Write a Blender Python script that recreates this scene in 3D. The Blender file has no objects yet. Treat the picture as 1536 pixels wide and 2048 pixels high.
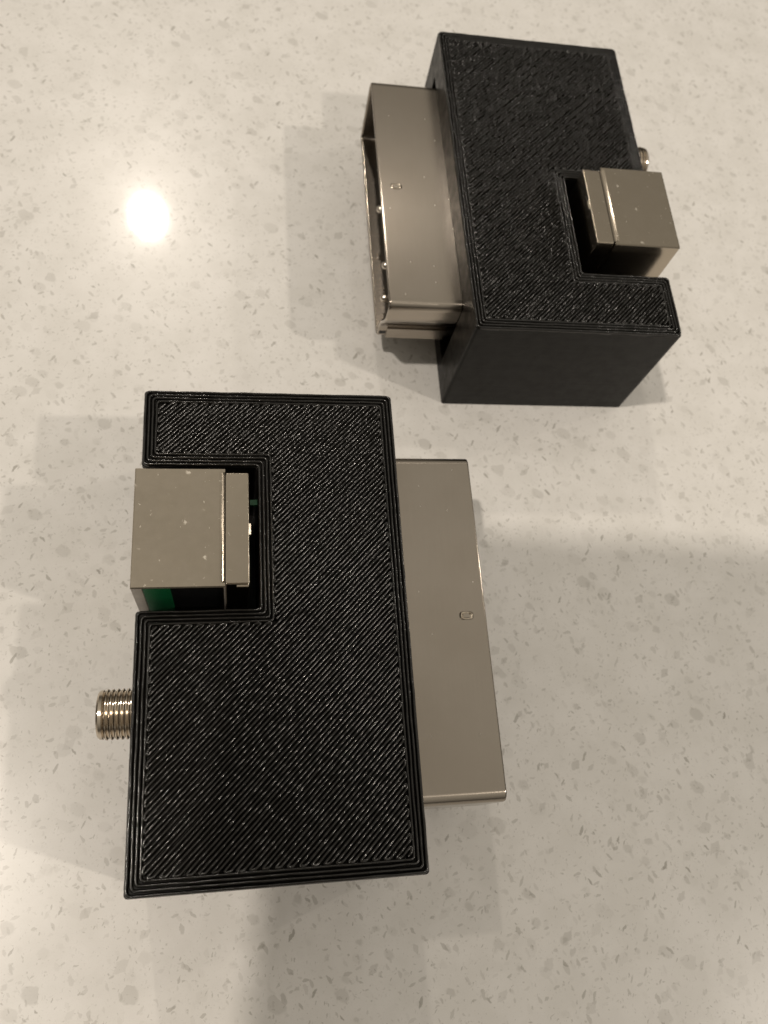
import bpy, math, random
import numpy as np
from mathutils import Matrix, Vector

MM = 0.001
sc = bpy.context.scene
col = sc.collection
random.seed(7)
rng = np.random.default_rng(11)

# ------------------------------------------------------------------ camera
RIGHT = Vector((0.986251, 0.0, 0.165254))
DOWN = Vector((0.062015, -0.926915, -0.370111))
FWD = Vector((0.153176, 0.375271, -0.914171))
CAM_POS = Vector((0, 0, 126.52)) * MM
cd = bpy.data.cameras.new('camera')
cam = bpy.data.objects.new('camera', cd)
col.objects.link(cam)
m = Matrix((RIGHT, -DOWN, -FWD)).transposed().to_4x4()
m.translation = CAM_POS
cam.matrix_world = m
cd.sensor_fit = 'VERTICAL'
cd.sensor_height = 9.0
cd.sensor_width = 6.75
cd.lens = 1641.6 * 9.0 / 2048
cd.clip_start = 0.005
cd.clip_end = 50
cd.dof.use_dof = True
cd.dof.focus_distance = 0.103
cd.dof.aperture_fstop = cd.lens / 0.75
sc.camera = cam

# ------------------------------------------------------------------ ambient light of the room
world = bpy.data.worlds.new('World')
sc.world = world
world.use_nodes = True
bg = world.node_tree.nodes['Background']
# white ceiling overhead, dimmer walls towards the horizon, the same all round
wnt = world.node_tree
wtc = wnt.nodes.new('ShaderNodeTexCoord')
wsx = wnt.nodes.new('ShaderNodeSeparateXYZ')
wnt.links.new(wtc.outputs['Generated'], wsx.inputs[0])
wcr = wnt.nodes.new('ShaderNodeValToRGB')
wcr.color_ramp.elements[0].position = 0.15
wcr.color_ramp.elements[0].color = (0.10, 0.088, 0.072, 1)
wcr.color_ramp.elements[1].position = 0.85
wcr.color_ramp.elements[1].color = (0.475, 0.435, 0.368, 1)
wnt.links.new(wsx.outputs[2], wcr.inputs[0])
wnt.links.new(wcr.outputs[0], bg.inputs['Color'])
bg.inputs['Strength'].default_value = 1.0

# ------------------------------------------------------------------ ceiling downlights and one added lamp
def disk_lamp(loc_mm, watts, diameter=0.06, color=(1.0, 0.90, 0.785)):
    ld = bpy.data.lights.new('ceiling_or_added_lamp', 'AREA')
    ld.shape = 'DISK'
    ld.size = diameter
    ld.energy = watts
    ld.color = color
    o = bpy.data.objects.new('ceiling_or_added_lamp', ld)
    col.objects.link(o)
    o.location = Vector(loc_mm) * MM
    tgt = Vector((20, 60, 0)) * MM
    o.rotation_euler = (tgt - o.location).to_track_quat('-Z', 'Y').to_euler()
    return o
disk_lamp((-300, 1392, 1500), 4.2)
disk_lamp((1232, -385, 1500), 7.8)
disk_lamp((-555, -50, 1500), 10.2)
disk_lamp((1950, 900, 1500), 4.5)  # added lamp out of view, placed so socket bevel and print beads glint

vs = sc.view_settings
vs.view_transform = 'Standard'
vs.look = 'None'
vs.exposure = 0.0
vs.gamma = 1.0
sc.cycles.max_bounces = 10
sc.cycles.sample_clamp_indirect = 6.0

# ------------------------------------------------------------------ node helpers
def new_mat(name):
    mt = bpy.data.materials.new(name)
    mt.use_nodes = True
    nt = mt.node_tree
    return mt, nt, nt.nodes['Principled BSDF']
def nd(nt, typ, **kw):
    n = nt.nodes.new(typ)
    for k, v in kw.items():
        setattr(n, k, v)
    return n
def lk(nt, a, b):
    nt.links.new(a, b)
def mth(nt, op, a, b=None, c=None, clamp=False):
    n = nd(nt, 'ShaderNodeMath', operation=op, use_clamp=clamp)
    for i, x in enumerate((a, b, c)):
        if x is None: continue
        if isinstance(x, (int, float)): n.inputs[i].default_value = x
        else: lk(nt, x, n.inputs[i])
    return n.outputs[0]
def mixc(nt, fac, a, b, blend='MIX'):
    n = nd(nt, 'ShaderNodeMix', data_type='RGBA', blend_type=blend)
    for i, x in ((0, fac), (6, a), (7, b)):
        if isinstance(x, (int, float)): n.inputs[i].default_value = x
        elif isinstance(x, tuple): n.inputs[i].default_value = (*x, 1) if len(x) == 3 else x
        else: lk(nt, x, n.inputs[i])
    return n.outputs[2]
def ramp(nt, fac, lo, hi, a=0.0, b=1.0):
    n = nd(nt, 'ShaderNodeMapRange', interpolation_type='SMOOTHSTEP')
    lk(nt, fac, n.inputs[0])
    for i, x in ((1, lo), (2, hi), (3, a), (4, b)):
        n.inputs[i].default_value = x
    return n.outputs[0]
def objcoord(nt, scale=1.0, rot=0.0, stretch=(1, 1, 1), loc=(0, 0, 0)):
    tc = nd(nt, 'ShaderNodeTexCoord')
    mp = nd(nt, 'ShaderNodeMapping')
    mp.inputs['Rotation'].default_value = (0, 0, rot)
    mp.inputs['Location'].default_value = loc
    mp.inputs['Scale'].default_value = tuple(scale * s for s in stretch)
    lk(nt, tc.outputs['Object'], mp.inputs['Vector'])
    return mp.outputs[0]
def noise(nt, vec, scale, detail=3, rough=0.5):
    n = nd(nt, 'ShaderNodeTexNoise')
    lk(nt, vec, n.inputs['Vector'])
    n.inputs['Scale'].default_value = scale
    n.inputs['Detail'].default_value = detail
    n.inputs['Roughness'].default_value = rough
    return n.outputs[0], n.outputs[1]

# ------------------------------------------------------------------ materials
def quartz_material():
    mt, nt, bs = new_mat('polished_quartz')
    base = objcoord(nt, 1000.0)                       # millimetres
    _, warp = noise(nt, base, 0.9, 3)
    vadd = nd(nt, 'ShaderNodeVectorMath', operation='MULTIPLY_ADD')
    lk(nt, warp, vadd.inputs[0]); vadd.inputs[1].default_value = (0.75, 0.75, 0); lk(nt, base, vadd.inputs[2])
    _, warp2 = noise(nt, base, 3.2, 2)
    vad2 = nd(nt, 'ShaderNodeVectorMath', operation='MULTIPLY_ADD')
    lk(nt, warp2, vad2.inputs[0]); vad2.inputs[1].default_value = (0.22, 0.22, 0); lk(nt, vadd.outputs[0], vad2.inputs[2])
    P = vad2.outputs[0]
    cloud, _ = noise(nt, base, 0.13, 4, 0.6)
    colr = mixc(nt, ramp(nt, cloud, 0.3, 0.7), (0.70, 0.685, 0.655), (0.76, 0.745, 0.72))
    fine, _ = noise(nt, base, 5.0, 3, 0.65)
    colr = mixc(nt, ramp(nt, fine, 0.5, 0.8, 0, 0.22), colr, (0.50, 0.48, 0.45))
    #  cell(mm), rotation, stretch, share of cells, radius lo/hi, darkness, edge, metric
    layers = [(3.6, 0.5, 1.35, 0.46, 0.14, 0.46, 0.34, 0.10, 'EUCLIDEAN'),
              (4.2, 2.3, 1.6, 0.40, 0.10, 0.36, 0.40, 0.07, 'MANHATTAN'),
              (2.3, 1.15, 2.2, 0.42, 0.10, 0.36, 0.46, 0.09, 'EUCLIDEAN'),
              (1.9, 2.75, 2.4, 0.36, 0.09, 0.34, 0.50, 0.08, 'EUCLIDEAN'),
              (1.35, 0.25, 2.0, 0.34, 0.09, 0.32, 0.48, 0.09, 'MANHATTAN'),
              (1.15, 1.75, 2.6, 0.30, 0.08, 0.28, 0.58, 0.07, 'EUCLIDEAN'),
              (0.66, 0.9, 1.5, 0.22, 0.10, 0.28, 0.40, 0.10, 'EUCLIDEAN'),
              (5.2, 2.0, 3.4, 0.34, 0.05, 0.17, 0.85, 0.04, 'EUCLIDEAN'),
              (4.7, 0.8, 3.0, 0.30, 0.05, 0.16, 0.85, 0.04, 'EUCLIDEAN')]
    for i, (cell, rot, st, share, r0, r1, dark, edge, metric) in enumerate(layers):
        mr = nd(nt, 'ShaderNodeMapping')
        mr.inputs['Rotation'].default_value = (0, 0, rot)
        lk(nt, P, mr.inputs['Vector'])
        mp = nd(nt, 'ShaderNodeMapping')
        mp.inputs['Location'].default_value = (13.7 * i, 7.1 * i, 0)
        mp.inputs['Scale'].default_value = (1 / cell, st / cell, 1)
        lk(nt, mr.outputs[0], mp.inputs['Vector'])
        vo = nd(nt, 'ShaderNodeTexVoronoi', voronoi_dimensions='2D', feature='F1', distance=metric)
        lk(nt, mp.outputs[0], vo.inputs['Vector'])
        vo.inputs['Scale'].default_value = 1.0
        sp = nd(nt, 'ShaderNodeSeparateColor')
        lk(nt, vo.outputs['Color'], sp.inputs[0])
        present = mth(nt, 'LESS_THAN', sp.outputs[0], share)
        rad = mth(nt, 'MULTIPLY_ADD', mth(nt, 'POWER', sp.outputs[1], 2.0), r1 - r0, r0)
        inside = ramp(nt, mth(nt, 'SUBTRACT', rad, vo.outputs['Distance']), -edge * .3, edge, 0, 1)
        amt = mth(nt, 'MULTIPLY', mth(nt, 'MULTIPLY', inside, present),
                  mth(nt, 'MULTIPLY_ADD', mth(nt, 'POWER', sp.outputs[2], 1.6), dark * .72, dark * .12))
        colr = mixc(nt, amt, colr, (0.27, 0.255, 0.22))
    lk(nt, colr, bs.inputs['Base Color'])
    bs.inputs['Roughness'].default_value = 0.26
    bs.inputs['Specular IOR Level'].default_value = 0.4
    bs.inputs['Coat Weight'].default_value = 0.75
    bs.inputs['Coat Roughness'].default_value = 0.055
    return mt

def plastic_material(name, layered, rough=0.33):
    mt, nt, bs = new_mat(name)
    base = objcoord(nt, 1000.0)
    bs.inputs['Base Color'].default_value = (0.0052, 0.0047, 0.0039, 1)
    bs.inputs['Specular IOR Level'].default_value = 0.15 if layered else 0.8
    n1, _ = noise(nt, base, 0.5, 4, 0.6)
    lk(nt, ramp(nt, n1, 0.3, 0.7, rough - 0.05, rough + 0.09), bs.inputs['Roughness'])
    bp = nd(nt, 'ShaderNodeBump')
    if layered:                                         # fine horizontal print layers
        st = objcoord(nt, 1000.0, stretch=(0.05, 0.05, 4.2))
        h, _ = noise(nt, st, 1.0, 3, 0.7)
        bp.inputs['Strength'].default_value = 0.55
        bp.inputs['Distance'].default_value = 0.00004
    else:
        h, _ = noise(nt, base, 4.5, 3, 0.6)
        bp.inputs['Strength'].default_value = 0.2
        bp.inputs['Distance'].default_value = 0.00005
    lk(nt, h, bp.inputs['Height'])
    lk(nt, bp.outputs[0], bs.inputs['Normal'])
    return mt

def brushed_material():
    mt, nt, bs = new_mat('brushed_steel')
    st = objcoord(nt, 1000.0, stretch=(6.5, 0.16, 6.5))
    h, _ = noise(nt, st, 1.0, 4, 0.6)
    bs.inputs['Metallic'].default_value = 1.0
    base = objcoord(nt, 1000.0)
    cl, _ = noise(nt, base, 0.12, 3)
    tone = mixc(nt, ramp(nt, cl, 0.3, 0.7), (0.42, 0.373, 0.318), (0.445, 0.398, 0.343))
    tone = mixc(nt, ramp(nt, h, 0.35, 0.7, 0, 0.10), tone, (0.335, 0.297, 0.255))
    dv = nd(nt, 'ShaderNodeTexVoronoi', voronoi_dimensions='2D')
    lk(nt, objcoord(nt, 1000.0, stretch=(0.75, 0.33, 0.75)), dv.inputs['Vector']); dv.inputs['Scale'].default_value = 1.0
    sp = nd(nt, 'ShaderNodeSeparateColor'); lk(nt, dv.outputs['Color'], sp.inputs[0])
    fleck = mth(nt, 'MULTIPLY', ramp(nt, dv.outputs['Distance'], 0.065, 0.015), mth(nt, 'LESS_THAN', sp.outputs[0], 0.08))
    ge = nd(nt, 'ShaderNodeNewGeometry'); gz = nd(nt, 'ShaderNodeSeparateXYZ'); lk(nt, ge.outputs['True Normal'], gz.inputs[0])
    fleck = mth(nt, 'MULTIPLY', fleck, mth(nt, 'GREATER_THAN', gz.outputs[2], 0.9))
    lk(nt, mixc(nt, mth(nt, 'MULTIPLY', fleck, 0.35), tone, (0.9, 0.87, 0.8)), bs.inputs['Base Color'])
    lk(nt, mth(nt, 'MULTIPLY_ADD', fleck, 0.3, 0.17), bs.inputs['Roughness'])
    bs.inputs['Anisotropic'].default_value = 0.9
    tv = nd(nt, 'ShaderNodeCombineXYZ'); tv.inputs[0].default_value = 1.0
    vt = nd(nt, 'ShaderNodeVectorTransform', vector_type='VECTOR', convert_from='OBJECT', convert_to='WORLD')
    lk(nt, tv.outputs[0], vt.inputs[0])
    lk(nt, vt.outputs[0], bs.inputs['Tangent'])
    bp = nd(nt, 'ShaderNodeBump')
    bp.inputs['Strength'].default_value = 0.25
    bp.inputs['Distance'].default_value = 0.00002
    lk(nt, h, bp.inputs['Height'])
    lk(nt, bp.outputs[0], bs.inputs['Normal'])
    return mt

def tinned_material():
    mt, nt, bs = new_mat('tinned_sheet_metal')
    base = objcoord(nt, 1000.0)
    bs.inputs['Metallic'].default_value = 1.0
    n1, _ = noise(nt, base, 0.35, 4, 0.6)
    tone = mixc(nt, ramp(nt, n1, 0.3, 0.7), (0.43, 0.378, 0.305), (0.445, 0.392, 0.32))
    # dried flux residue and dust flecks
    _, wc = noise(nt, base, 1.6, 3)
    wv = nd(nt, 'ShaderNodeVectorMath', operation='MULTIPLY_ADD')
    lk(nt, wc, wv.inputs[0]); wv.inputs[1].default_value = (1.1, 1.1, 0.5); lk(nt, base, wv.inputs[2])
    tot = None
    for cell, share, r in ((2.2, 0.22, 0.20), (1.0, 0.20, 0.14), (0.6, 0.12, 0.14)):
        vo = nd(nt, 'ShaderNodeTexVoronoi', voronoi_dimensions='2D'); lk(nt, wv.outputs[0], vo.inputs['Vector'])
        vo.inputs['Scale'].default_value = 1 / cell
        sp = nd(nt, 'ShaderNodeSeparateColor'); lk(nt, vo.outputs['Color'], sp.inputs[0])
        rad = mth(nt, 'MULTIPLY', sp.outputs[1], r)
        a = mth(nt, 'MULTIPLY', ramp(nt, mth(nt, 'SUBTRACT', rad, vo.outputs['Distance']), -0.05, 0.12),
                mth(nt, 'LESS_THAN', sp.outputs[0], share))
        a = mth(nt, 'MULTIPLY', a, mth(nt, 'MULTIPLY_ADD', sp.outputs[2], 0.55, 0.15))
        tot = a if tot is None else mth(nt, 'MAXIMUM', tot, a)
    ge = nd(nt, 'ShaderNodeNewGeometry'); gz = nd(nt, 'ShaderNodeSeparateXYZ'); lk(nt, ge.outputs['True Normal'], gz.inputs[0])
    tot = mth(nt, 'MULTIPLY', tot, mth(nt, 'GREATER_THAN', gz.outputs[2], 0.9))
    lk(nt, mixc(nt, tot, tone, (0.62, 0.59, 0.52)), bs.inputs['Base Color'])
    lk(nt, mth(nt, 'SUBTRACT', 1.0, mth(nt, 'MULTIPLY', tot, 0.8)), bs.inputs['Metallic'])
    n2, _ = noise(nt, base, 0.9, 3, 0.6)
    lk(nt, mth(nt, 'ADD', ramp(nt, n2, 0.3, 0.7, 0.19, 0.21), mth(nt, 'MULTIPLY', tot, 0.3)), bs.inputs['Roughness'])
    bp = nd(nt, 'ShaderNodeBump')
    bp.inputs['Strength'].default_value = 0.05
    bp.inputs['Distance'].default_value = 0.00001
    n3, _ = noise(nt, base, 0.5, 2)
    lk(nt, mth(nt, 'ADD', n3, tot), bp.inputs['Height'])
    lk(nt, bp.outputs[0], bs.inputs['Normal'])
    return mt

def simple(name, color, metal=0.0, rough=0.4, nscale=0.8, var=0.15):
    mt, nt, bs = new_mat(name)
    base = objcoord(nt, 1000.0)
    n1, _ = noise(nt, base, nscale, 3)
    dk = tuple(c * (1 - var) for c in color)
    lk(nt, mixc(nt, ramp(nt, n1, 0.3, 0.7), dk, color), bs.inputs['Base Color'])
    bs.inputs['Metallic'].default_value = metal
    bs.inputs['Roughness'].default_value = rough
    return mt

M = dict(
    quartz=quartz_material(),
    wall=plastic_material('black_print_wall', True, 0.36),
    bead=plastic_material('black_print_bead', False, 0.17),
    steel=brushed_material(),
    tin=tinned_material(),
    nickel=simple('nickel_plating', (0.66, 0.58, 0.48), 1.0, 0.16),
    black=simple('black_moulding', (0.010, 0.010, 0.011), 0.0, 0.45),
    green=simple('green_circuit_board', (0.006, 0.16, 0.055), 0.0, 0.35),
    pale=simple('pale_moulding', (0.55, 0.50, 0.44), 0.0, 0.4),
    pin=simple('contact_plating', (0.72, 0.66, 0.58), 1.0, 0.22),
    phone=simple('phone_glass', (0.30, 0.27, 0.235), 0.0, 0.3),
    lens=simple('phone_lens', (0.01, 0.01, 0.012), 0.0, 0.08),
)

# ------------------------------------------------------------------ mesh helpers (millimetres in, metres out)
def build(name, verts, faces, mat, parent=None, smooth=False, auto=None):
    me = bpy.data.meshes.new(name)
    me.from_pydata([tuple(c * MM for c in v) for v in verts], [], [tuple(f) for f in faces])
    me.materials.append(mat)
    me.validate()
    me.update()
    if smooth:
        me.polygons.foreach_set('use_smooth', [True] * len(me.polygons))
        if auto is not None:
            me.set_sharp_from_angle(angle=math.radians(auto))
    o = bpy.data.objects.new(name, me)
    col.objects.link(o)
    o.parent = parent
    return o
def bevelled(o, w, seg=2):
    b = o.modifiers.new('bevel', 'BEVEL')
    b.width = w * MM
    b.segments = seg
    b.harden_normals = True
    b.limit_method = 'ANGLE'
    b.angle_limit = math.radians(35)
    o.data.polygons.foreach_set('use_smooth', [True] * len(o.data.polygons))
    o.data.set_sharp_from_angle(angle=math.radians(50))
    return o
def box(name, lo, hi, mat, parent=None, bevel=0.0, seg=2):
    x0, y0, z0 = lo; x1, y1, z1 = hi
    v = [(x0, y0, z0), (x1, y0, z0), (x1, y1, z0), (x0, y1, z0), (x0, y0, z1), (x1, y0, z1), (x1, y1, z1), (x0, y1, z1)]
    f = [(0, 3, 2, 1), (4, 5, 6, 7), (0, 1, 5, 4), (1, 2, 6, 5), (2, 3, 7, 6), (3, 0, 4, 7)]
    o = build(name, v, f, mat, parent)
    if bevel: bevelled(o, bevel, seg)
    return o
def revolve_x(name, prof, cy, cz, mat, parent, n=48, auto=35):
    """prof: list of (x, radius) revolved about an axis parallel to x"""
    v, f = [], []
    for x, r in prof:
        for k in range(n):
            a = 2 * math.pi * k / n
            v.append((x, cy + r * math.cos(a), cz + r * math.sin(a)))
    for i in range(len(prof) - 1):
        for k in range(n):
            k2 = (k + 1) % n
            f.append((i * n + k, i * n + k2, (i + 1) * n + k2, (i + 1) * n + k))
    return build(name, v, f, mat, parent, True, auto)

# ------------------------------------------------------------------ the countertop
ct = box('countertop', (-700, -600, -30), (900, 900, 0), M['quartz'])
ct['kind'] = 'structure'
ct['label'] = 'polished off-white quartz countertop with grey flecks'

# ------------------------------------------------------------------ adapter dimensions
W, L, H = 34.63, 64.0, 23.82
N0, N1, ND = 32.65, 52.49, 15.27          # side notch
SZ1, SZ0 = 18.65, 5.2                     # plug shell top and bottom
SY0, SY1 = 7.6, 56.75
SLEN = 12.15
JX0, JX1, JY0, JY1, JZ = -0.22, 14.04, 34.16, 50.11, 28.19

OUT = [(0, 0), (W, 0), (W, L), (0, L), (0, N1), (ND, N1), (ND, N0), (0, N0)]   # counter-clockwise

def inset(poly, dd):
    n = len(poly); res = []
    for i in range(n):
        p0, p1, p2 = np.array(poly[i - 1]), np.array(poly[i]), np.array(poly[(i + 1) % n])
        d1 = (p1 - p0) / np.linalg.norm(p1 - p0); d2 = (p2 - p1) / np.linalg.norm(p2 - p1)
        n1 = np.array((-d1[1], d1[0])); n2 = np.array((-d2[1], d2[0]))
        res.append(tuple(p1 + (n1 + n2) * dd / (1 + n1 @ n2)))
    return res
def rounded(poly, r, seg=5, support=0.0):
    n = len(poly); res = []
    for i in range(n):
        p0, p1, p2 = np.array(poly[i - 1]), np.array(poly[i]), np.array(poly[(i + 1) % n])
        d1 = (p1 - p0) / np.linalg.norm(p1 - p0); d2 = (p2 - p1) / np.linalg.norm(p2 - p1)
        a, b = p1 - d1 * r, p1 + d2 * r
        if support: res.append(tuple(a - d1 * support))
        for k in range(seg + 1):
            t = k / seg
            res.append(tuple((1 - t) ** 2 * a + 2 * t * (1 - t) * p1 + t * t * b))
        if support: res.append(tuple(b + d2 * support))
    return res

def make_case(parent):
    seg = 5
    ring = rounded(OUT, 0.55, seg, 0.04)
    n = len(ring)
    zt = H - 0.46
    z0 = 0.0
    FL = 5.5                                             # floor of the notch
    v = [(x, y, z0) for x, y in ring] + [(x, y, zt) for x, y in ring]
    f = []
    east = (2 * (seg + 3) - 1)                           # segment from corner 1 end to corner 2 start
    for i in range(n):
        j = (i + 1) % n
        if i == east: continue
        f.append((i, j, n + j, n + i))
    f.append(tuple(range(n, 2 * n)))
    f.append(tuple(reversed(range(n))))
    # plug face with its rectangular opening and the pocket behind it
    i, j = east, east + 1
    oy0, oy1, oz0, oz1, dep = 5.6, 56.95, 3.3, SZ1 + 0.12, 6.0
    b = len(v)
    v += [(W, oy0, oz0), (W, oy1, oz0), (W, oy1, oz1), (W, oy0, oz1),
          (W - dep, oy0, oz0), (W - dep, oy1, oz0), (W - dep, oy1, oz1), (W - dep, oy0, oz1)]
    f += [(i, j, b + 1, b), (j, n + j, b + 2, b + 1), (n + j, n + i, b + 3, b + 2), (n + i, i, b, b + 3)]
    f += [(b, b + 1, b + 5, b + 4), (b + 1, b + 2, b + 6, b + 5), (b + 2, b + 3, b + 7, b + 6), (b + 3, b, b + 4, b + 7),
          (b + 4, b + 5, b + 6, b + 7)]
    case = build('case', v, f, M['wall'], parent, True, 40)
    # floor of the notch
    box('notch_floor', (0.4, N0 - 0.3, 0.3), (ND + 0.3, N1 + 0.3, FL), M['wall'], case)
    return case

# ---- extruded beads of the top layer: perimeters and diagonal infill
class Beads:
    PROF = [(-0.232, -0.38), (-0.222, -0.17), (-0.180, -0.01), (-0.105, 0.105), (-0.035, 0.150), (0.035, 0.150), (0.105, 0.105), (0.180, -0.01), (0.222, -0.17), (0.232, -0.38)]
    def __init__(s): s.v = []; s.f = []; s.nv = 0
    def sweep(s, pts, closed, amp=0.03, wamp=0.05, z=H - 0.13, period=0.0, step=0.16, turns=None):
        pts = np.array(pts, float)
        if closed: pts = np.vstack([pts, pts[:1]])
        seg = np.linalg.norm(np.diff(pts, axis=0), axis=1)
        cum = np.concatenate([[0], np.cumsum(seg)])
        m = max(3, int(cum[-1] / step) + 1)
        t = np.linspace(0, cum[-1], m, endpoint=not closed)
        P = np.stack([np.interp(t, cum, pts[:, 0]), np.interp(t, cum, pts[:, 1])], 1)
        if closed: T = np.roll(P, -1, 0) - np.roll(P, 1, 0)
        else: T = np.gradient(P, axis=0)
        T /= np.linalg.norm(T, axis=1)[:, None] + 1e-12
        N = np.stack([-T[:, 1], T[:, 0]], 1)
        def rn(scale):
            k = int(cum[-1] / scale) + 4
            a = rng.normal(size=k)
            x = t / scale
            i0 = np.floor(x).astype(int); fr = x - i0; fr = fr * fr * (3 - 2 * fr)
            return a[i0] * (1 - fr) + a[i0 + 1] * fr
        hz = amp * (0.75 * rn(0.75) + 0.6 * rn(3.0))
        if period:
            u = (P[:, 0] - P[:, 1]) / math.sqrt(2)
            w_ = (P[:, 0] + P[:, 1]) / math.sqrt(2)
            hz += amp * 0.3 * np.cos(2 * math.pi * w_ / 1.0 + 2.2 * rn(2.5) + 0.7 * np.sin(u * 0.35))
            blob = np.exp(-np.clip(P[:, 0] - 2.0, 0, None) / 2.2) * (P[:, 1] < 33) + 0.6 * np.exp(-np.clip(P[:, 1] - 2.0, 0, None) / 1.2)
            hz += blob * 0.035 * rn(0.5)
        tb = np.zeros(m)
        for q in (turns if turns is not None else ()):
            k0 = np.searchsorted(t, cum[q])
            lo_, hi_ = max(0, k0 - 6), min(m, k0 + 7)
            tb[lo_:hi_] = np.maximum(tb[lo_:hi_], np.exp(-((t[lo_:hi_] - cum[q]) / 0.38) ** 2) * rng.uniform(0.3, 1.0))
        hz += 0.10 * tb
        wz = 1 + wamp * rn(0.7) + 0.34 * tb
        off = 0.02 * rn(2.2)
        k = len(s.PROF)
        for c, h in s.PROF:
            x = P + N * (c * wz + off)[:, None]
            zz = z + h + hz
            s.v.append(np.column_stack([x, zz]))
        b = s.nv
        # vertex (profile a, ring i) = b + a*m + i
        rings = m if closed else m - 1
        i = np.arange(rings); i2 = (i + 1) % m
        for a in range(k - 1):
            s.f.append(np.column_stack([b + a * m + i, b + a * m + i2, b + (a + 1) * m + i2, b + (a + 1) * m + i])[:, ::-1])
        if not closed:                                   # rounded ends
            for e, rv in ((0, False), (m - 1, True)):
                cx = P[e] + T[e] * (0.2 if e else -0.2)
                s.v.append(np.array([[cx[0], cx[1], z - 0.1]]))
                ci = b + k * m + (1 if e else 0)
                for a in range(k - 1):
                    tri = (b + a * m + e, b + (a + 1) * m + e, ci)
                    tri = tri if not rv else tri[::-1]
                    s.f.append(np.array([[tri[0], tri[1], tri[2], tri[2]]]))
            s.nv += 2
        s.nv += k * m
    def build(s, name, mat, parent):
        V = np.vstack(s.v)
        F = [tuple(r) if r[2] != r[3] else tuple(r[:3]) for r in np.vstack(s.f).tolist()]
        return build(name, V.tolist(), F, mat, parent, True)

def clip_lines(poly, pitch):
    """diagonal scan lines clipped to the polygon -> per line a list of (t0,t1) along the direction"""
    dv = np.array((1, 1)) / math.sqrt(2); nv = np.array((-1, 1)) / math.sqrt(2)
    pp = np.array(poly)
    offs = pp @ nv
    rows = []
    o = offs.min() + pitch * 0.6
    while o < offs.max():
        ts = []
        for i in range(len(pp)):
            a, b = pp[i], pp[(i + 1) % len(pp)]
            oa, ob = a @ nv - o, b @ nv - o
            if (oa < 0) != (ob < 0):
                k = oa / (oa - ob)
                ts.append(float((a + (b - a) * k) @ dv))
        ts.sort()
        rows.append((o, [(ts[q], ts[q + 1]) for q in range(0, len(ts) - 1, 2) if ts[q + 1] - ts[q] > 0.5]))
        o += pitch
    return rows, dv, nv

def make_perimeters(case):
    pb = Beads()
    for k, dd in enumerate((0.25, 0.75, 1.25, 1.75)):
        lp = rounded(inset(OUT, dd), 0.62 if k < 2 else 0.5, 6)
        pb.sweep(lp, True, amp=0.016, wamp=0.03)
    pb.build('perimeter_beads', M['bead'], case)['kind'] = 'stuff'

def make_infill(case, amp, wamp):
    ib = Beads()
    rows, dv, nv = clip_lines(inset(OUT, 2.06), 0.5)
    # zig-zag chains: join neighbouring scan lines at alternating ends
    open_ch = []
    chains = []
    for ri, (o, spans) in enumerate(rows):
        nxt = []
        used = set()
        for (t0, t1) in spans:
            up = ri % 2 == 0
            a, b = (t0, t1) if up else (t1, t0)
            pa, pb_ = dv * a + nv * o, dv * b + nv * o
            hit = None
            for c in open_ch:
                if id(c) not in used and np.linalg.norm(c[-1] - pa) < 1.3:
                    hit = c; break
            if hit is not None:
                used.add(id(hit))
                mid = (hit[-1] + pa) / 2 + dv * (0.12 if not up else -0.12)
                hit += [mid, pa, pb_]
                nxt.append(hit)
            else:
                c = [pa, pb_]; chains.append(c); nxt.append(c)
        open_ch = nxt
    for c in chains:
        if len(c) >= 2:
            ib.sweep(c, False, amp=amp, wamp=wamp, z=H - 0.15, period=1.0, turns=range(2, len(c) - 1, 3))
    o = ib.build('infill_beads', M['bead'], case)
    o['kind'] = 'stuff'
    return o

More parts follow.
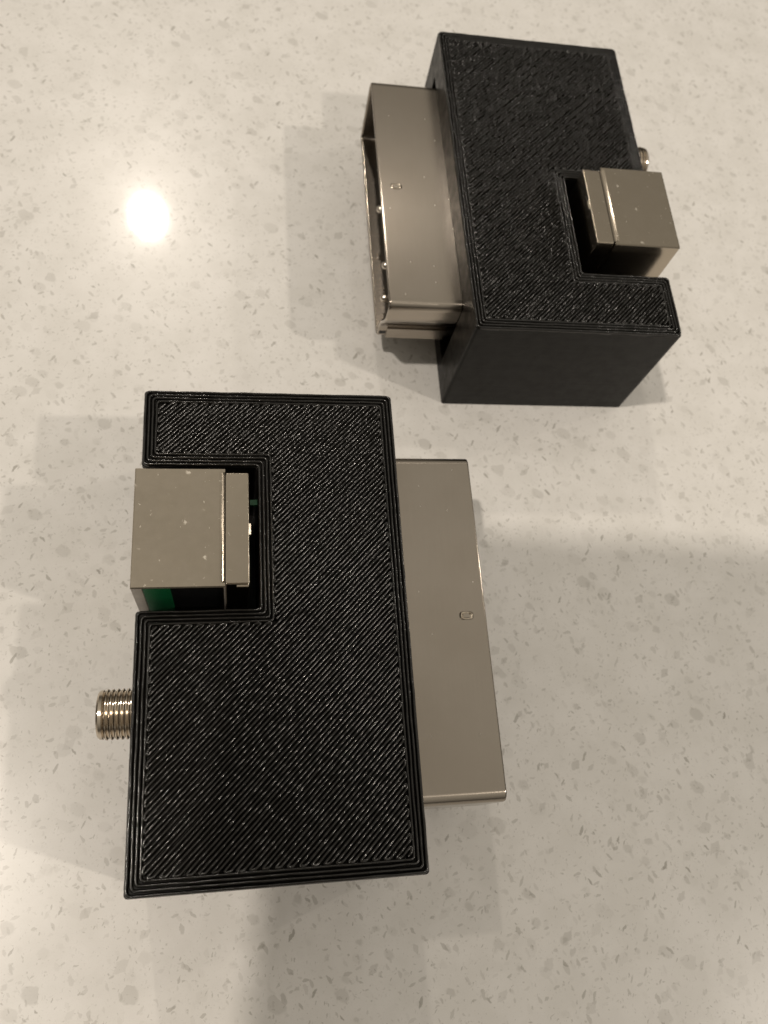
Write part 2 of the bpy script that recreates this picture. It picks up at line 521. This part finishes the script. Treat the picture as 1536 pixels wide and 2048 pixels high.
def make_shell(parent):
    """folded steel shield of the plug: hollow profile swept along x"""
    t = 0.6
    prof = [(SY0, SZ0), (53.9, SZ0), (53.9, 8.6), (54.5, 10.2), (56.0, 12.6), (SY1, 14.4), (SY1, SZ1), (SY0, SZ1)]
    def rnd(p, rr):
        n = len(p); out = []
        for i in range(n):
            p0, p1, p2 = np.array(p[i - 1]), np.array(p[i]), np.array(p[(i + 1) % n])
            l1, l2 = np.linalg.norm(p1 - p0), np.linalg.norm(p2 - p1)
            r = min(rr, l1 * .42, l2 * .42)
            a, b = p1 - (p1 - p0) / l1 * r, p1 + (p2 - p1) / l2 * r
            if l1 > 3: out.append(a - (p1 - p0) / l1 * 0.05)
            for k in range(6):
                s = k / 5
                out.append((1 - s) ** 2 * a + 2 * s * (1 - s) * p1 + s * s * b)
            if l2 > 3: out.append(b + (p2 - p1) / l2 * 0.05)
        return out
    po = rnd(prof, 1.45); pi = rnd(inset(prof, t), 0.75)
    n = len(po)
    x0, x1 = W - 4.5, W + SLEN
    e = 0.12
    rings = [(x0, po), (x1 - 0.30, po), (x1 - 0.26, po)]
    for k in range(1, 8):                               # rounded rim
        an = math.pi * k / 8
        w_ = (1 - math.cos(an)) / 2
        rings.append((x1 - 0.26 + 0.26 * math.sin(an), [(1 - w_) * a + w_ * b for a, b in zip(po, pi)]))
    rings += [(x1 - 0.26, pi), (x1 - 0.30, pi), (x0, pi)]
    v, f = [], []
    for x, r in rings:
        v += [(x, q[0], q[1]) for q in r]
    for k in range(len(rings) - 1):
        for i in range(n):
            j = (i + 1) % n
            f.append((k * n + i, k * n + j, (k + 1) * n + j, (k + 1) * n + i)[::-1])
    sh = build('plug_shell', v, f, M['steel'], parent, True, 40)
    # seam of the folded sheet on the end wall, closed by a lighter overlap strip
    box('seam_flap', (W + 0.1, 53.95, SZ0 + 0.35), (W + SLEN - 1.6, 54.12, 8.2), M['steel'], sh, 0.05, 1)
    box('slot_shade_patch', (W + SLEN - 1.5, 53.86, 6.5), (W + SLEN - 0.28, 53.94, 7.3), M['black'], sh)  # raised black patch stands in for the shade inside an open slot
    # pressed latch bump on the upper face
    cx, cy = 43.9, 32.2
    pv, pf = [], []
    nx, ny = 17, 11
    for i in range(nx):
        for j in range(ny):
            a, b = i / (nx - 1) * 2 - 1, j / (ny - 1) * 2 - 1
            rr = (abs(a) ** 3.2 + abs(b) ** 3.2) ** (1 / 3.2)
            # raised rim round a shallow dish
            z = 0.30 * math.exp(-((rr - 0.72) / 0.17) ** 2) * (1.0 if a < 0.25 else 0.75) - 0.02
            if rr > 0.98: z = -0.05
            pv.append((cx + a * 1.05, cy + b * 0.62, SZ1 + z))
    for i in range(nx - 1):
        for j in range(ny - 1):
            pf.append((i * ny + j, (i + 1) * ny + j, (i + 1) * ny + j + 1, i * ny + j + 1))
    build('pressed_dimple', pv, pf, M['nickel'], sh, True)
    return sh

def make_plug_insert(parent):
    ins = box('contact_carrier', (W - 4.4, SY0 + 0.6, SZ0 + 0.7), (W + 9.0, 53.2, SZ1 - 0.7), M['black'], parent, 0.3)
    for yc, zc in ((31.5, 12.1), (44.0, 12.4), (40.2, 16.4), (15.0, 16.4), (48.3, 9.0)):     # only the wired positions carry pins
        prof = [(W + 8.0, 0.72), (W + 10.7, 0.72), (W + 11.2, 0.64), (W + 11.5, 0.42), (W + 11.6, 0.0)]
        revolve_x('contact_pin', prof, yc, zc, M['pin'], ins, 14, 60)
    for k in range(10):                                  # raised rims round the empty positions
        yc = 10.7 + 4.17 * k
        if min(abs(yc - 31.5), abs(yc - 44.0)) < 1 or yc > 50: continue
        prof = [(W + 8.8, 1.25), (W + 9.7, 1.25), (W + 9.8, 1.1), (W + 9.7, 0.95), (W + 8.9, 0.95)]
        revolve_x('contact_sleeve', prof, yc, 12.2, M['black'], ins, 16, 40)
    return ins

def make_jack(parent):
    root = bpy.data.objects.new('socket', None)
    col.objects.link(root); root.parent = parent
    XB = 10.95
    t = 0.35
    # cover sheet: flat top that rolls down along the seam, with a front lip and side wall
    cs = [(JX0 + 0.0, JZ - 0.18), (JX0 + 0.06, JZ - 0.05), (JX0 + 0.18, JZ), (10.30, JZ)]
    for k in range(1, 7):
        a = math.radians(18 + 14 * (k - 0.5) / 6)
        cs.append((cs[-1][0] + 0.10, cs[-1][1] - 0.10 * math.tan(a)))
    cs.append((cs[-1][0] + 0.10, cs[-1][1] - 0.10))
    cs.insert(3, (JX0 + 0.22, JZ)); cs.insert(4, (10.26, JZ))
    rowy = [(JY0, 0.16, 0.0), (JY0 + 0.14, 0.0, 0.0), (JY0 + 0.18, 0.0, 0.0), (JY0 + 0.55, 0.0, 0.0), (JY0 + 0.8, 0.0, 1.0), (42.0, 0.0, 1.0)]
    rowy += [(JY0 + JY1 - y, e, q) for y, e, q in rowy[:-1]][::-1]
    v, f = [], []
    for x, z in cs:
        for y, e, q in rowy:
            zz = z if x < 5 else JZ - (JZ - z) * q - 0.0
            v.append((x, y, zz - e))
    nrow, nc = len(cs), len(rowy)
    for i in range(nrow - 1):
        for k in range(nc - 1):
            f.append((i * nc + k, (i + 1) * nc + k, (i + 1) * nc + k + 1, i * nc + k + 1))
    lid = build('cover_plate', v, f, M['tin'], root, True, 30)
    # body under the cover
    box('rear_strip', (XB + 0.02, JY0 + 0.42, 6.0), (JX1, JY1 - 0.42, JZ - 0.36), M['tin'], root, 0.22, 3)
    # far wall and front wall of the cover
    box('side_wall', (JX0 + 0.05, JY1 - 0.5, 6.0), (XB, JY1 - 0.02, JZ - 0.2), M['tin'], root, 0.06, 1)
    box('front_wall', (JX0, JY0 + 0.12, 6.0), (JX0 + 0.4, JY1 - 0.6, JZ - 0.22), M['tin'], root, 0.05, 1)
    box('socket_body', (JX0 + 0.45, JY0 + 0.55, 5.6), (XB, JY1 - 0.55, JZ - 0.5), M['black'], root)
    box('green_insert', (1.15, JY0 + 0.10, 8.0), (4.35, JY0 + 0.62, JZ - 0.42), M['green'], root, 0.05, 1)
    box('side_flange', (JX0 + 0.02, JY0 + 0.06, 8.0), (1.1, JY0 + 0.5, JZ - 0.3), M['pale'], root, 0.05, 1)
    box('seam_edge', (XB - 0.12, JY0 + 0.2, 6.0), (XB + 0.06, JY0 + 0.5, JZ - 0.6), M['pale'], root, 0.03, 1)
    # bent locking tab on the rear fold and small lug at the corner
    tv = [(JX1 - 0.18, 41.05, JZ - 0.32), (JX1 - 0.18, 42.75, JZ - 0.32), (JX1 + 0.26, 42.70, JZ - 0.55), (JX1 + 0.26, 41.1, JZ - 0.55),
          (JX1 - 0.18, 41.05, JZ - 0.9), (JX1 - 0.18, 42.75, JZ - 0.9), (JX1 + 0.22, 42.70, JZ - 0.95), (JX1 + 0.22, 41.1, JZ - 0.95)]
    tf = [(0, 3, 2, 1), (4, 5, 6, 7), (0, 1, 5, 4), (1, 2, 6, 5), (2, 3, 7, 6), (3, 0, 4, 7)]
    bevelled(build('locking_tab', tv, tf, M['nickel'], root), 0.1, 2)
    box('corner_lug', (12.4, JY0 + 0.14, JZ - 0.9), (13.9, JY0 + 0.5, JZ - 0.62), M['tin'], root, 0.08, 2)
    return root

def make_barrel(parent):
    cy, cz, r, tip = 21.15, 16.7, 3.18, -4.75
    prof = [(0.6, r - 0.35)]
    x = -0.15
    p = 0.62
    while x > tip + 1.0:
        prof += [(x, r - 0.27), (x - p * 0.10, r - 0.27), (x - p * 0.42, r - 0.02), (x - p * 0.66, r - 0.02), (x - p * 0.95, r - 0.27)]
        x -= p
    prof += [(x, r - 0.34), (x - 0.18, r - 0.10), (tip + 0.32, r - 0.14), (tip + 0.1, r - 0.30), (tip, r - 0.62), (tip, 1.95), (tip + 0.3, 1.8), (tip + 4.5, 1.8)]
    o = revolve_x('threaded_barrel', prof[::-1], cy, cz, M['nickel'], parent, 64, 25)
    revolve_x('socket_bore', [(tip + 0.9, 0.02), (tip + 0.9, 1.79)], cy, cz, M['black'], o, 24)
    return o

def make_adapter(loc, rz, label):
    root = bpy.data.objects.new('video_adapter', None)
    col.objects.link(root)
    root.empty_display_size = 0.01
    root['label'] = label
    root['category'] = 'adapter'
    root['group'] = 'video adapters on the countertop'
    case = make_case(root)
    make_perimeters(case)
    make_infill(case, 0.038, 0.06)
    make_shell(root)
    make_plug_insert(root)
    make_jack(root)
    make_barrel(root)
    bd = box('circuit_board', (1.0, N0 + 2.4, FLB), (11.0, N1 - 2.4, FLB + 1.4), M['green'], root)
    box('board_tab', (14.3, 48.3, 19.4), (15.25, 49.1, 20.0), M['green'], bd)
    root.location = Vector(loc) * MM
    root.rotation_euler = (0, 0, rz)
    return root
FLB = 5.52

def copy_tree(o, parent=None):
    c = o.copy()
    col.objects.link(c)
    c.parent = parent
    for ch in list(o.children):
        copy_tree(ch, c)
    return c

a = make_adapter((-11.822, -5.688, 0.02), 0.070016,
                 'black 3D-printed adapter showing its threaded nickel barrel and a bit of green board')
b = copy_tree(a)
b.location = Vector((61.733, 140.003, 0.02)) * MM
b.rotation_euler = (0, 0, 3.211612)
# the second print is rougher: its own top layer with lumpier beads
for part in b.children:
    if part.name.startswith('case'):
        for sub in list(part.children):
            if sub.name.startswith('infill_beads'):
                bpy.data.objects.remove(sub)
        make_infill(part, 0.085, 0.13)
b['label'] = 'black 3D-printed adapter showing its smooth end wall and open metal plug mouth with pins'

# ------------------------------------------------------------------ the phone that is held over the counter; its shadow falls across the right side
def make_phone():
    root = bpy.data.objects.new('phone', None)
    col.objects.link(root)
    mm = Matrix((RIGHT, -DOWN, -FWD)).transposed().to_4x4()
    mm.translation = CAM_POS - FWD * (6.0 * MM)
    root.matrix_world = mm
    u0, u1, v0, v1 = -42.0, 36.0, -120.0, 45.5
    out = rounded([(u0, v0), (u1, v0), (u1, v1), (u0, v1)], 9.0, 8)
    n = len(out)
    v = [(x, y, 0.0) for x, y in out] + [(x, y, 8.0) for x, y in out]
    f = [tuple(reversed(range(n))), tuple(range(n, 2 * n))] + [(i, (i + 1) % n, n + (i + 1) % n, n + i) for i in range(n)]
    bevelled(build('phone_body', v, f, M['phone'], root), 1.2, 3)
    root['label'] = 'slim phone held level above the adapters, its straight-edged shadow falling on the counter'
    root['category'] = 'phone'
    return root
make_phone()
